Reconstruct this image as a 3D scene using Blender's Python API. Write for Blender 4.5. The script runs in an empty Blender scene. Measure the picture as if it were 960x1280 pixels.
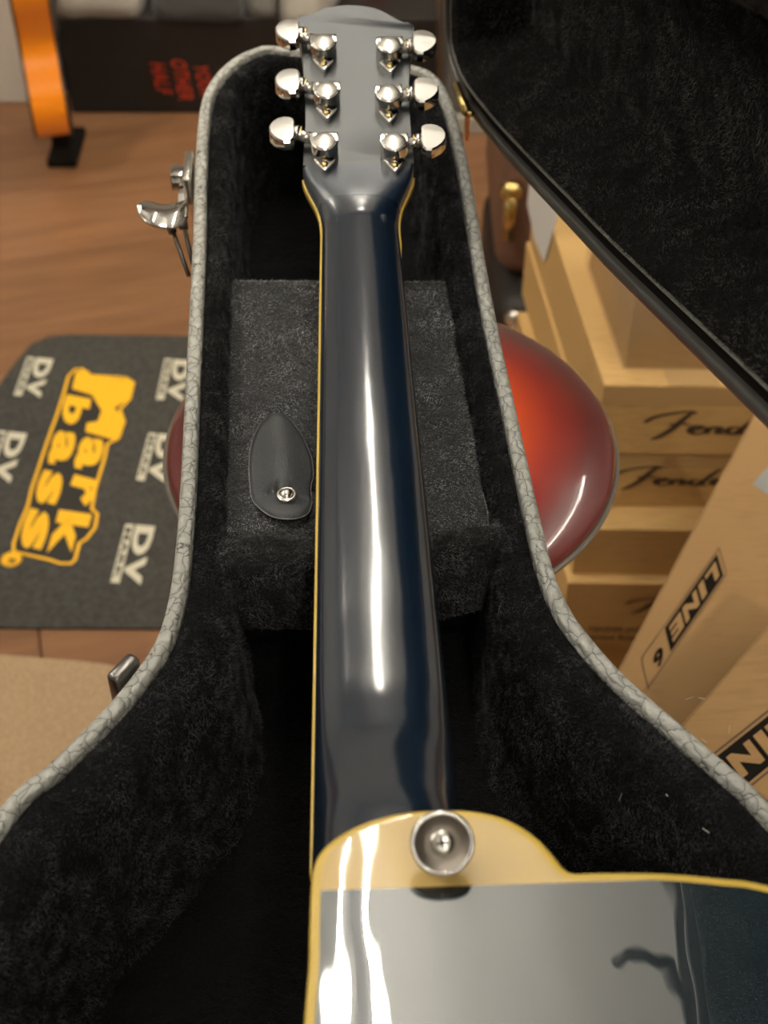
import bpy, bmesh, math, random
from mathutils import Vector, Matrix, noise
from mathutils.geometry import delaunay_2d_cdt
random.seed(7)
SC = bpy.context.scene
COL = SC.collection

# ------------------------------------------------------------------ camera, world, lights, exposure
CAM_H = 1.35
F_PX = 1850.0
cam_d = bpy.data.cameras.new('camera')
cam = bpy.data.objects.new('camera', cam_d); COL.objects.link(cam)
cam.location = (0, 0, CAM_H); cam.rotation_euler = (math.radians(45), 0, 0)
cam_d.sensor_fit = 'VERTICAL'; cam_d.sensor_height = 24.0; cam_d.lens = 24.0 * F_PX / 1280.0
cam_d.clip_start = 0.02
cam_d.dof.use_dof = True; cam_d.dof.focus_distance = 0.73; cam_d.dof.aperture_fstop = 7.6
SC.camera = cam
SC.view_settings.view_transform = 'Standard'; SC.view_settings.look = 'None'
SC.view_settings.gamma = 1.0; SC.view_settings.use_curve_mapping = False
SC.view_settings.exposure = 0.0
W = bpy.data.worlds.new('World'); SC.world = W; W.use_nodes = True
W.node_tree.nodes['Background'].inputs[0].default_value = (1.0, 0.9, 0.78, 1)
W.node_tree.nodes['Background'].inputs[1].default_value = 0.14
TUBE_POWER = 62.0
TUBE_COLOR = (1.0, 0.94, 0.83)
PANEL_POWER = 5.5
def spot(name, loc, target, power, size, angle, color=(1, .86, .66)):
    l = bpy.data.lights.new(name, 'SPOT'); l.energy = power * 1.15; l.shadow_soft_size = size
    l.spot_size = math.radians(angle); l.spot_blend = .6; l.color = color
    o = bpy.data.objects.new(name, l); COL.objects.link(o); o.location = loc
    o.rotation_euler = (Vector(target) - Vector(loc)).to_track_quat('-Z', 'Y').to_euler()
    return o
spot('added_spot', (1.25, -.25, 2.55), (.35, 1.1, .4), 55, .04, 50)  # three added warm spots, lamps without a visible source
spot('added_spot', (-1.3, .6, 2.55), (-.5, 1.8, 0), 50, .04, 60)
spot('added_spot', (.9, 1.9, 2.55), (-.2, 2.5, 0), 45, .04, 60)

# ------------------------------------------------------------------ geometry helpers
S = math.sqrt(.5)
def ray(px, py):
    u = (px - 480) / F_PX; v = (py - 640) / F_PX
    return Vector((u, S * (1 - v), -S * (1 + v)))
def P(px, py, z):
    'world point on the horizontal plane z seen at a photograph pixel (used to measure real positions)'
    r = ray(px, py); t = (z - CAM_H) / r.z
    return Vector((0, 0, CAM_H)) + r * t
def PP(px, py, o, n):
    r = ray(px, py); c = Vector((0, 0, CAM_H))
    return c + r * ((Vector(o) - c).dot(n) / r.dot(n))

def mesh_obj(name, verts, faces, mat, parent=None, smooth=True):
    me = bpy.data.meshes.new(name); me.from_pydata([tuple(v) for v in verts], [], faces); me.update()
    return link(name, me, mat, parent, smooth)
def link(name, me, mat, parent=None, smooth=True):
    o = bpy.data.objects.new(name, me); COL.objects.link(o)
    if mat is not None and not me.materials: me.materials.append(mat)
    if smooth:
        for p in me.polygons: p.use_smooth = True
    if parent is not None:
        o.parent = parent; o.matrix_parent_inverse = parent_world(parent).inverted()
    return o
def parent_world(o):
    m = Matrix.LocRotScale(o.location, o.rotation_euler, o.scale)
    if o.parent is not None: m = parent_world(o.parent) @ o.matrix_parent_inverse @ m
    return m
def bm_obj(name, bm, mat, parent=None, smooth=False):
    bmesh.ops.recalc_face_normals(bm, faces=bm.faces[:])
    me = bpy.data.meshes.new(name); bm.to_mesh(me); bm.free()
    return link(name, me, mat, parent, smooth)
def sharp(o, deg=35):
    'smooth shading with crisp edges above an angle'
    me = o.data
    bm = bmesh.new(); bm.from_mesh(me)
    for e in bm.edges:
        if len(e.link_faces) == 2: e.smooth = e.calc_face_angle(0) < math.radians(deg)
    for f in bm.faces: f.smooth = True
    bm.to_mesh(me); bm.free(); return o
def thing(name, label, cat, loc=(0, 0, 0), group=None, rot=(0, 0, 0)):
    o = bpy.data.objects.new(name, None); COL.objects.link(o)
    o.location = loc; o.rotation_euler = rot; o.empty_display_size = .05
    return tag(o, label, cat, group)
def tag(o, label, cat, group=None):
    o['label'] = label; o['category'] = cat
    if group: o['group'] = group
    return o
def structure(o): o['kind'] = 'structure'; return o

def catmull(pts, n=8, closed=True):
    out = []; m = len(pts)
    rng = range(m) if closed else range(m - 1)
    for i in rng:
        if closed: p0, p1, p2, p3 = pts[i - 1], pts[i], pts[(i + 1) % m], pts[(i + 2) % m]
        else: p0, p1, p2, p3 = pts[max(i - 1, 0)], pts[i], pts[i + 1], pts[min(i + 2, m - 1)]
        for k in range(n):
            t = k / n
            out.append(tuple(.5 * (2 * b + (c - a) * t + (2 * a - 5 * b + 4 * c - d) * t * t + (3 * b - a - 3 * c + d) * t ** 3)
                             for a, b, c, d in zip(p0, p1, p2, p3)))
    if not closed: out.append(tuple(pts[-1]))
    return out
def resample(pts, step):
    'even spacing along a closed 2D loop'
    pts = [Vector(p[:2]) for p in pts]; L = [0]
    for i in range(len(pts)): L.append(L[-1] + (pts[(i + 1) % len(pts)] - pts[i]).length)
    n = max(12, int(L[-1] / step)); out = []; j = 0
    for k in range(n):
        s = L[-1] * k / n
        while L[j + 1] < s: j += 1
        t = (s - L[j]) / max(1e-9, L[j + 1] - L[j])
        out.append(pts[j].lerp(pts[(j + 1) % len(pts)], t))
    return out
def area(pts): return .5 * sum(pts[i][0] * pts[(i + 1) % len(pts)][1] - pts[(i + 1) % len(pts)][0] * pts[i][1] for i in range(len(pts)))
def ccw(pts): return pts if area(pts) > 0 else pts[::-1]
def inset(pts, d, smooth=2):
    'offset a ccw closed loop inwards (d may be a function of the point)'
    n = len(pts); N = []
    for i in range(n):
        t = pts[(i + 2) % n] - pts[i - 2]
        N.append(Vector((-t.y, t.x)).normalized())
    for _ in range(smooth):
        N = [(N[i - 1] + N[i] * 2 + N[(i + 1) % n]).normalized() for i in range(n)]
    return [pts[i] + N[i] * (d(pts[i]) if callable(d) else d) for i in range(n)]
def loft(rings, close_ring=True, cap0=False, cap1=False):
    v = []; f = []; n = len(rings[0])
    for r in rings: v += [tuple(p) for p in r]
    for i in range(len(rings) - 1):
        for j in range(n if close_ring else n - 1):
            a = i * n + j; b = i * n + (j + 1) % n
            f.append((a, b, b + n, a + n))
    if cap0: f.append(tuple(reversed(range(n))))
    if cap1: f.append(tuple(range((len(rings) - 1) * n, len(rings) * n)))
    return v, f
def sweep_outline(pts, profile, mapper, cap_last=False, cap_first=False):
    rings = []
    for off, h in profile:
        q = inset(pts, off)
        rings.append([mapper(p, (h(p) if callable(h) else h)) for p in q])
    return loft(rings, True, cap_first, cap_last)
def box_bm(bm, c, d, bevel=0, seg=2, rot=None):
    r = bmesh.ops.create_cube(bm, size=1)
    vs = r['verts']; bmesh.ops.scale(bm, vec=d, verts=vs)
    if bevel:
        es = list({e for v in vs for e in v.link_edges})
        b = bmesh.ops.bevel(bm, geom=es, offset=bevel, segments=seg, affect='EDGES', profile=.5)
        vs = list({v for f in b['faces'] for v in f.verts} | {v for v in vs if v.is_valid})
        # collect whole island
        seen = set(vs); st = list(vs)
        while st:
            v = st.pop()
            for e in v.link_edges:
                w = e.other_vert(v)
                if w not in seen: seen.add(w); st.append(w)
        vs = list(seen)
    M = Matrix.Translation(c)
    if rot is not None: M = M @ rot
    bmesh.ops.transform(bm, matrix=M, verts=vs); return vs
def prism_bm(bm, pts, z0, z1, bevel=0, seg=2, M=None):
    pts = ccw([Vector(p[:2]) for p in pts])
    lo = [bm.verts.new((p.x, p.y, z0)) for p in pts]; hi = [bm.verts.new((p.x, p.y, z1)) for p in pts]
    n = len(pts); bm.faces.new(lo[::-1]); top = bm.faces.new(hi)
    for i in range(n): bm.faces.new((lo[i], lo[(i + 1) % n], hi[(i + 1) % n], hi[i]))
    vs = lo + hi
    if bevel:
        b = bmesh.ops.bevel(bm, geom=list(top.edges), offset=bevel, segments=seg, affect='EDGES', profile=.5)
        seen = set(v for v in lo); st = list(lo)
        while st:
            v = st.pop()
            for e in v.link_edges:
                w = e.other_vert(v)
                if w not in seen: seen.add(w); st.append(w)
        vs = list(seen)
    if M is not None: bmesh.ops.transform(bm, matrix=M, verts=vs)
    return vs
def lathe(profile, M, n=32, cap=True):
    rings = [[M @ Vector((r * math.cos(2 * math.pi * k / n), r * math.sin(2 * math.pi * k / n), z)) for k in range(n)] for r, z in profile]
    return loft(rings, True, cap and profile[0][0] > 1e-6, cap and profile[-1][0] > 1e-6)
def tube(path, r, n=10):
    path = [Vector(p) for p in path]; rings = []
    for i, p in enumerate(path):
        t = (path[min(i + 1, len(path) - 1)] - path[max(i - 1, 0)]).normalized()
        a = t.orthogonal().normalized() if i == 0 else (prev - t * prev.dot(t)).normalized()
        prev = a; b = t.cross(a); rr = r[i] if isinstance(r, (list, tuple)) else r
        rings.append([p + (a * math.cos(2 * math.pi * k / n) + b * math.sin(2 * math.pi * k / n)) * rr for k in range(n)])
    return loft(rings, True, True, True)
def join_data(*vf):
    V = []; Fc = []
    for v, f in vf:
        o = len(V); V += list(v); Fc += [tuple(i + o for i in q) for q in f]
    return V, Fc

# ------------------------------------------------------------------ materials
def mat(name, color, rough=.5, metal=0, spec=.5, coat=0, coat_rough=.03, coat_ior=1.5, sheen=0, emit=None, estr=0):
    m = bpy.data.materials.new(name); m.use_nodes = True
    b = m.node_tree.nodes['Principled BSDF']; i = b.inputs
    i['Base Color'].default_value = (*color, 1); i['Roughness'].default_value = rough
    i['Metallic'].default_value = metal; i['Specular IOR Level'].default_value = spec
    i['Coat Weight'].default_value = coat; i['Coat Roughness'].default_value = coat_rough; i['Coat IOR'].default_value = coat_ior
    i['Sheen Weight'].default_value = sheen
    if emit: i['Emission Color'].default_value = (*emit, 1); i['Emission Strength'].default_value = estr
    return m
def nd(m, t, **kw):
    n = m.node_tree.nodes.new(t)
    for k, v in kw.items():
        if k in n.inputs: n.inputs[k].default_value = v
        else: setattr(n, k, v)
    return n
def lk(m, a, b): m.node_tree.links.new(a, b)
def B(m): return m.node_tree.nodes['Principled BSDF']
def ramp(m, src, stops):
    r = nd(m, 'ShaderNodeValToRGB'); lk(m, src, r.inputs[0]); e = r.color_ramp.elements
    while len(e) < len(stops): e.new(.5)
    for k, (p, c) in enumerate(stops): e[k].position = p; e[k].color = (*c, 1)
    return r.outputs[0]
def coords(m, scale=(1, 1, 1), obj=True, rot=(0, 0, 0)):
    t = nd(m, 'ShaderNodeTexCoord'); mp = nd(m, 'ShaderNodeMapping'); mp.inputs['Scale'].default_value = scale
    mp.inputs['Rotation'].default_value = rot
    lk(m, t.outputs['Object' if obj else 'Generated'], mp.inputs[0]); return mp.outputs[0]
def noise_tex(m, vec, scale, detail=4, rough=.6):
    n = nd(m, 'ShaderNodeTexNoise'); n.inputs['Scale'].default_value = scale; n.inputs['Detail'].default_value = detail
    n.inputs['Roughness'].default_value = rough; lk(m, vec, n.inputs['Vector']); return n.outputs['Fac']
def bump(m, src, dist, strength=1, prev=None):
    b = nd(m, 'ShaderNodeBump'); b.inputs['Distance'].default_value = dist; b.inputs['Strength'].default_value = strength
    lk(m, src, b.inputs['Height'])
    if prev is not None: lk(m, prev, b.inputs['Normal'])
    return b.outputs[0]
def set_normal(m, n): lk(m, n, B(m).inputs['Normal'])

def plush_mat(name, c0, c1, sheen=.35):
    m = mat(name, c0, .95, spec=.1, sheen=sheen)
    B(m).inputs['Sheen Roughness'].default_value = .45
    v = coords(m)
    big = noise_tex(m, v, 38, 3); mid = noise_tex(m, v, 210, 4, .7); fine = noise_tex(m, v, 900, 2, .7)
    a = nd(m, 'ShaderNodeMath', operation='MULTIPLY_ADD'); lk(m, big, a.inputs[0]); a.inputs[1].default_value = .5; lk(m, mid, a.inputs[2])
    a2 = nd(m, 'ShaderNodeMath', operation='MULTIPLY_ADD'); lk(m, fine, a2.inputs[0]); a2.inputs[1].default_value = .6; lk(m, a.outputs[0], a2.inputs[2])
    lk(m, ramp(m, a2.outputs[0], [(.72, c0), (1.35 if False else .98, c1)]), B(m).inputs['Base Color'])
    nrm = bump(m, mid, .004); nrm = bump(m, fine, .0016, 1, nrm); nrm = bump(m, big, .006, .8, nrm)
    set_normal(m, nrm); return m
M_plush = plush_mat('black_plush', (.0006, .0006, .0006), (.0085, .0082, .0088), .03)
M_plush_lid = plush_mat('lid_plush', (.0007, .0006, .0006), (.0085, .0075, .0075), .03)
M_plush_grey = plush_mat('sheen_lint_plush', (.014, .014, .015), (.06, .06, .062), .15)  # grey of sheen and lint on the pile, put into the colour
M_plush_mid = plush_mat('mid_plush', (.003, .003, .003), (.022, .022, .023), .08)  # plush in a middle grey, for the neck cradle

M_vinyl = mat('crackled_vinyl', (.13, .13, .12), .38, spec=.7)
v = coords(M_vinyl)
vo = nd(M_vinyl, 'ShaderNodeTexVoronoi', feature='DISTANCE_TO_EDGE'); vo.inputs['Scale'].default_value = 125; vo.inputs['Randomness'].default_value = 1
nn = nd(M_vinyl, 'ShaderNodeTexNoise'); nn.inputs['Scale'].default_value = 90; lk(M_vinyl, v, nn.inputs['Vector'])
mx = nd(M_vinyl, 'ShaderNodeMix', data_type='VECTOR'); mx.inputs[0].default_value = .009
lk(M_vinyl, v, mx.inputs[4]); lk(M_vinyl, nn.outputs['Color'], mx.inputs[5]); lk(M_vinyl, mx.outputs[1], vo.inputs['Vector'])
cr = ramp(M_vinyl, vo.outputs['Distance'], [(0, (.05, .05, .05)), (.03, (.46, .46, .42)), (.5, (.62, .62, .57))])
lk(M_vinyl, cr, B(M_vinyl).inputs['Base Color'])
set_normal(M_vinyl, bump(M_vinyl, vo.outputs['Distance'], .004, .7, bump(M_vinyl, noise_tex(M_vinyl, v, 260, 3), .0015)))
M_vinyl_dark = mat('dark_vinyl', (.03, .03, .03), .4, spec=.6)
v = coords(M_vinyl_dark); set_normal(M_vinyl_dark, bump(M_vinyl_dark, noise_tex(M_vinyl_dark, v, 230, 4), .002))

def lacquer(name, base, coat_rough, coat_ior, wav=0, rough=.4):
    m = mat(name, base, rough, spec=.3, coat=1, coat_rough=coat_rough, coat_ior=coat_ior)
    v = coords(m, (1, .35, 1))
    if wav:
        n = bump(m, noise_tex(m, v, 30, 2, .4), wav)
        lk(m, n, B(m).inputs['Coat Normal']); 
    return m
M_back = lacquer('dark_teal_lacquer', (.0025, .014, .022), .012, 2.5, .00036)
M_neck = lacquer('neck_lacquer', (.002, .014, .036), .14, 2.5, .0012)
M_head = lacquer('headstock_finish', (.010, .018, .022), .4, 1.72)
gx = nd(M_neck, 'ShaderNodeTexCoord'); sx = nd(M_neck, 'ShaderNodeSeparateXYZ'); lk(M_neck, gx.outputs['Object'], sx.inputs[0])
for nm, lo_, hi_ in (('Coat Roughness', .14, .4), ('Coat IOR', 2.5, 1.72)):
    mr = nd(M_neck, 'ShaderNodeMapRange'); mr.interpolation_type = 'SMOOTHSTEP'; lk(M_neck, sx.outputs[1], mr.inputs[0])
    for k_, v_ in zip((1, 2, 3, 4), (.700, .728, lo_, hi_)): mr.inputs[k_].default_value = v_
    lk(M_neck, mr.outputs[0], B(M_neck).inputs[nm])
M_cream = lacquer('cream_lacquer', (.8, .56, .2), .03, 1.7, .00045)
M_bind = mat('yellow_binding', (.82, .56, .1), .3, spec=.6, coat=.5)
M_ebony = mat('fingerboard_wood', (.015, .01, .008), .5)
M_chrome = mat('chrome', (.74, .72, .69), .10, 1)
M_chrome_soft = mat('satin_chrome', (.76, .73, .67), .25, 1)
M_dish = mat('brushed_dark_nickel', (.34, .30, .26), .5, 1)
M_brass = mat('brass', (.75, .56, .22), .25, 1)
M_steel_dark = mat('dark_steel', (.25, .24, .23), .3, 1)
M_leather = mat('black_leather', (.065, .068, .073), .34, spec=.7)
v = coords(M_leather); set_normal(M_leather, bump(M_leather, noise_tex(M_leather, v, 1500, 2), .0006))
M_leather_edge = mat('leather_edge', (.3, .3, .29), .6)

# sunburst: dome coloured by distance from its centre
M_burst = mat('red_sunburst_vinyl', (.5, .05, .02), .32, spec=.5, coat=1, coat_rough=.05)
gt = nd(M_burst, 'ShaderNodeTexCoord'); ln = nd(M_burst, 'ShaderNodeVectorMath', operation='LENGTH')
mp = nd(M_burst, 'ShaderNodeMapping'); mp.inputs['Scale'].default_value = (1, 1, 0)
lk(M_burst, gt.outputs['Object'], mp.inputs[0]); lk(M_burst, mp.outputs[0], ln.inputs[0])
lk(M_burst, ramp(M_burst, ln.outputs['Value'], [(.03, (.85, .25, .03)), (.078, (.78, .085, .012)), (.104, (.36, .022, .012)), (.128, (.13, .008, .008))]), B(M_burst).inputs['Base Color'])

def cardboard(name, c, k=.82):
    m = mat(name, c, .75, spec=.25)
    v = coords(m, (1, 6, 6)); n1 = noise_tex(m, v, 40, 4); v2 = coords(m); n2 = noise_tex(m, v2, 5, 3)
    a = nd(m, 'ShaderNodeMath', operation='ADD'); lk(m, n1, a.inputs[0]); lk(m, n2, a.inputs[1])
    lk(m, ramp(m, a.outputs[0], [(.7, tuple(x * k for x in c)), (1.25, c)]), B(m).inputs['Base Color'])
    return m
M_card = cardboard('pale_cardboard', (.60, .38, .15))
M_card2 = cardboard('brown_cardboard', (.34, .2, .085))
M_card3 = cardboard('wrapped_cardboard', (.46, .29, .13))
M_tape = mat('clear_tape', (.5, .33, .15), .22, spec=.6)
M_ink = mat('black_ink', (.010, .008, .006), .9, spec=.1)
M_ink_soft = mat('brown_ink', (.07, .04, .02), .7)
M_paper = mat('white_paper', (.72, .72, .7), .7)
M_grey_tape = mat('grey_tape', (.28, .28, .27), .4)
M_film = mat('plastic_film', (.9, .85, .75), .12, spec=.6)
B(M_film).inputs['Alpha'].default_value = .16

M_mat = mat('mat_fabric', (.045, .043, .038), .8, spec=.2)
v = coords(M_mat); lk(M_mat, ramp(M_mat, noise_tex(M_mat, v, 150, 3), [(.3, (.038, .036, .032)), (.7, (.074, .071, .063))]), B(M_mat).inputs['Base Color'])
M_yellow = mat('yellow_print', (.95, .5, .01), .6)
M_cream_print = mat('cream_print', (.62, .58, .45), .7)
M_black_print = mat('black_print', (.02, .018, .014), .7)
M_red_print = mat('red_print', (.75, .06, .02), .6)

M_plank = mat('floor_wood', (.3, .15, .07), .38, spec=.4)
v = coords(M_plank, (1, 9, 1)); oi = nd(M_plank, 'ShaderNodeObjectInfo')
n1 = noise_tex(M_plank, v, 3.5, 5); hs = nd(M_plank, 'ShaderNodeHueSaturation')
lk(M_plank, ramp(M_plank, n1, [(.25, (.17, .078, .036)), (.75, (.31, .152, .07))]), hs.inputs['Color'])
mr = nd(M_plank, 'ShaderNodeMapRange'); lk(M_plank, oi.outputs['Random'], mr.inputs[0]); mr.inputs[3].default_value = .85; mr.inputs[4].default_value = 1.12
lk(M_plank, mr.outputs[0], hs.inputs['Value']); lk(M_plank, hs.outputs[0], B(M_plank).inputs['Base Color'])
M_sub = mat('subfloor', (.05, .03, .02), .9)
M_rug = mat('beige_felt', (.42, .29, .17), .95, spec=.1, sheen=.2)
v = coords(M_rug); r_n = noise_tex(M_rug, v, 260, 4, .7)
lk(M_rug, ramp(M_rug, r_n, [(.3, (.38, .25, .14)), (.7, (.56, .39, .23))]), B(M_rug).inputs['Base Color']); set_normal(M_rug, bump(M_rug, r_n, .003))
M_wall = mat('wall_paint', (.6, .58, .53), .8)
M_ceil = mat('ceiling_paint', (.82, .82, .78), .85)
M_white = mat('white_laminate', (.68, .64, .58), .5)
M_blackbox = mat('black_box_card', (.013, .010, .008), .6)
M_orange = mat('orange_lacquer', (.95, .28, .005), .25, spec=.4, coat=1, coat_rough=.08)
M_dark_bind = mat('dark_binding', (.03, .02, .015), .4)
M_cloth = mat('pale_cloth', (.36, .33, .28), .9, sheen=.2)
M_cloth_dark = mat('dark_cloth', (.035, .032, .03), .9, sheen=.2)
M_cloth_grey = mat('grey_cloth', (.13, .12, .105), .9, sheen=.2)
M_brown = mat('brown_leather', (.16, .082, .056), .45, spec=.5)
v = coords(M_brown); set_normal(M_brown, bump(M_brown, noise_tex(M_brown, v, 160, 3), .002))
M_tube = mat('lit_tube', (1, 1, 1), .5, emit=TUBE_COLOR, estr=TUBE_POWER)
M_panel = mat('lit_panel', (1, 1, 1), .5, emit=(1, .93, .82), estr=PANEL_POWER)

# ------------------------------------------------------------------ room
def plane_box(name, c, d, m):
    bm = bmesh.new(); box_bm(bm, Vector(c), d); return structure(bm_obj(name, bm, m))
floor = plane_box('floor', (0, .8, -.04), (6.4, 8.2, .04), M_sub)
plane_box('ceiling', (0, .8, 2.98), (6.4, 8.2, .06), M_ceil)
plane_box('wall_back', (0, 4.85, 1.475), (6.2, .1, 2.95), M_wall)
plane_box('wall_front', (0, -3.25, 1.475), (6.2, .1, 2.95), M_wall)
plane_box('wall_left', (-3.1, .8, 1.475), (.1, 8.0, 2.95), M_wall)
plane_box('wall_right', (3.1, .8, 1.475), (.1, 8.0, 2.95), M_wall)
# laminate boards, laid slightly askew to the picture
PW, PL = .19, 1.25
plank_me = {}
def plank_mesh(L):
    if L not in plank_me:
        bm = bmesh.new(); box_bm(bm, Vector((L / 2, 0, -.01)), (L - .0015, PW - .0012, .02), .0012, 1)
        bmesh.ops.recalc_face_normals(bm, faces=bm.faces[:]); me = bpy.data.meshes.new('plank'); bm.to_mesh(me); bm.free(); me.materials.append(M_plank); plank_me[L] = me
    return plank_me[L]
ang = math.radians(14)
Rp = Matrix.Rotation(ang, 4, 'Z')
cnt = 0
for j in range(-10, 30):
    off = (j * .437) % PL
    for k in range(-3, 4):
        c = Rp @ Vector((k * PL - off + PL / 2, j * PW, 0))
        if not (-1.7 < c.x < 1.9 and .2 < c.y < 4.3): continue
        o = link('plank', plank_mesh(PL), None, floor, False); o.location = Rp @ Vector((k * PL - off, j * PW, 0)); o.rotation_euler = (0, 0, ang)
        cnt += 1

# ceiling fixtures: twin-tube strips hung under the ceiling
M_fix = mat('grey_metal', (.12, .12, .12), .5, .6)
def strip_light(loc, L, label, grp=None):
    t = thing('ceiling_light', label, 'light', loc, grp)
    bm = bmesh.new(); box_bm(bm, Vector(loc) + Vector((0, 0, .05)), (.03, L, .03), .004); bm_obj('light_housing', bm, M_fix, t)
    for s in (-1, 1):
        x = loc[0] + s * .032
        v, f = tube([(x, loc[1] - L / 2 + .02, loc[2]), (x, loc[1] + L / 2 - .02, loc[2])], .005 if s < 0 else .011, 16); mesh_obj('lamp_tube', v, f, M_tube, t)
    for s in (-1, 1):
        bm = bmesh.new(); box_bm(bm, Vector((loc[0], loc[1] + s * (L / 2 - .01), loc[2] + .005)), (.08, .02, .05), .003); bm_obj('tube_holder', bm, M_white, t)
        v, f = tube([(loc[0], loc[1] + s * L * .35, loc[2] + .06), (loc[0], loc[1] + s * L * .35, 2.95)], .004); mesh_obj('hanger', v, f, M_white, t)
strip_light((-.057, 1.75, 2.72), 2.1, 'twin tube strip light hung over the open guitar case')
strip_light((-1.7, 1.3, 2.72), 2.4, 'added, unseen twin tube strip light hung near the left wall')  # added strip, out of view, to brighten the ceiling
strip_light((1.9, 1.3, 2.72), 2.4, 'added, unseen twin tube strip light hung near the right wall')  # its added twin on the other side, also lights the ceiling
strip_light((.3, -1.4, 2.72), 2.1, 'added, unseen twin tube strip light hung behind the photographer')  # one more added strip, behind the camera

def added_spot_head(loc, target, label):  # made-up lamp bodies around the added spots
    t = thing('spotlight', label, 'light', loc); d_ = (Vector(target) - Vector(loc)).normalized(); q_ = d_.to_track_quat('-Z', 'Y').to_matrix().to_4x4()
    M_ = Matrix.Translation(Vector(loc)) @ q_
    v, f = lathe([(.042, -.012), (.046, -.008), (.046, .10), (.040, .125), (.018, .135), (.0001, .135)], M_, 28, False); mesh_obj('lamp_housing', v, f, M_spot, t)
    b_ = M_ @ Vector((0, 0, .12)); v, f = tube([b_, (b_.x, b_.y, 2.935)], .008); mesh_obj('stem', v, f, M_spot, t)
    bm = bmesh.new(); box_bm(bm, Vector((b_.x, b_.y, 2.94)), (.06, .10, .018), .003); bm_obj('mounting_plate', bm, M_spot, t)
M_spot = mat('black_enamel', (.012, .012, .012), .35)
added_spot_head((1.25, -.25, 2.55), (.35, 1.1, .4), 'added, unseen black ceiling spotlight aimed at the cartons')
added_spot_head((-1.3, .6, 2.55), (-.5, 1.8, 0), 'added, unseen black ceiling spotlight aimed at the printed floor mat')
added_spot_head((.9, 1.9, 2.55), (-.2, 2.5, 0), 'added, unseen black ceiling spotlight aimed at the far black carton')
rail = thing('reflection_rail', 'added, unseen dark rail with hooks, for the reflection in the guitar back', 'rail', (.47, 1.3, 2.95))  # added clutter out of view, there to be mirrored in the guitar back
bm = bmesh.new(); box_bm(bm, Vector((.50, 1.30, 2.80)), (.035, 1.5, .03), .003); bm_obj('rail_bar', bm, M_fix, rail)
bm = bmesh.new(); box_bm(bm, Vector((.585, 1.30, 2.70)), (.09, 1.3, .16), .01); bm_obj('reflection_duct', bm, M_brown_duct := mat('duct_paint', (.12, .09, .075), .6), rail)  # box added with the rail for the same reflection
for y_, l_ in ((.95, .16), (1.16, .10), (1.42, .18), (1.70, .12)):
    v, f = tube([(.49, y_, 2.79), (.46, y_, 2.79 - l_ * .5), (.44, y_ + .01, 2.79 - l_), (.40, y_ + .02, 2.79 - l_ - .02), (.385, y_ + .02, 2.79 - l_ + .02)], .011); mesh_obj('hook', v, f, M_spot, rail)
for y_ in (.7, 1.9):
    v, f = tube([(.50, y_, 2.81), (.50, y_, 2.95)], .006); mesh_obj('hanger', v, f, M_fix, rail)
    v, f = tube([(.585, y_, 2.77), (.585, y_, 2.95)], .006); mesh_obj('hanger', v, f, M_fix, rail)

# ------------------------------------------------------------------ flat print on surfaces
LIFT = .0004
def text_mesh(txt, bold=0.0, shear=0.0):
    c = bpy.data.curves.new('t', 'FONT'); c.body = txt; c.offset = bold; c.shear = shear; c.resolution_u = 3; c.space_character = 1.08
    o = bpy.data.objects.new('t', c); COL.objects.link(o)
    dg = bpy.context.evaluated_depsgraph_get(); me = bpy.data.meshes.new_from_object(o.evaluated_get(dg))
    bpy.data.objects.remove(o); bpy.data.curves.remove(c)
    vs = [v.co.copy() for v in me.vertices]; fs = [tuple(p.vertices) for p in me.polygons]; bpy.data.meshes.remove(me)
    x0 = min(v.x for v in vs); x1 = max(v.x for v in vs); y0 = min(v.y for v in vs); y1 = max(v.y for v in vs)
    return [((v.x - x0) / (x1 - x0), (v.y - y0) / (y1 - y0)) for v in vs], fs
def on_quad(pts, q, lift=LIFT):
    o, a, b = Vector(q[0]), Vector(q[1]) - Vector(q[0]), Vector(q[2]) - Vector(q[0])
    n = a.cross(b).normalized() * lift
    return [o + a * s + b * t + n for s, t in pts]
def print_text(name, txt, q, m, parent, bold=0.02, shear=0, lift=LIFT, label=None):
    p, f = text_mesh(txt, bold, shear); o = mesh_obj(name, on_quad(p, q, lift), f, m, parent, False)
    if label: o['label'] = label
    return o
def print_poly(name, pts, q, m, parent, lift=LIFT):
    return mesh_obj(name, on_quad(pts, q, lift), [tuple(range(len(pts)))], m, parent, False)
def strokes(lines, w):
    'ribbons along polylines in the unit square of a printed logo'
    V = []; Fs = []
    for ln in lines:
        pts = [Vector(p) for p in catmull([(x, y) for x, y in ln], 4, False)]
        b = len(V)
        for i, p in enumerate(pts):
            t = (pts[min(i + 1, len(pts) - 1)] - pts[max(i - 1, 0)]).normalized(); k = w * (.55 + .45 * math.sin(math.pi * (i + .5) / len(pts)))
            n = Vector((-t.y, t.x)); V += [tuple(p + n * k * .5), tuple(p - n * k * .5)]
        for i in range(len(pts) - 1): Fs.append((b + 2 * i, b + 2 * i + 1, b + 2 * i + 3, b + 2 * i + 2))
    return V, Fs

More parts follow.
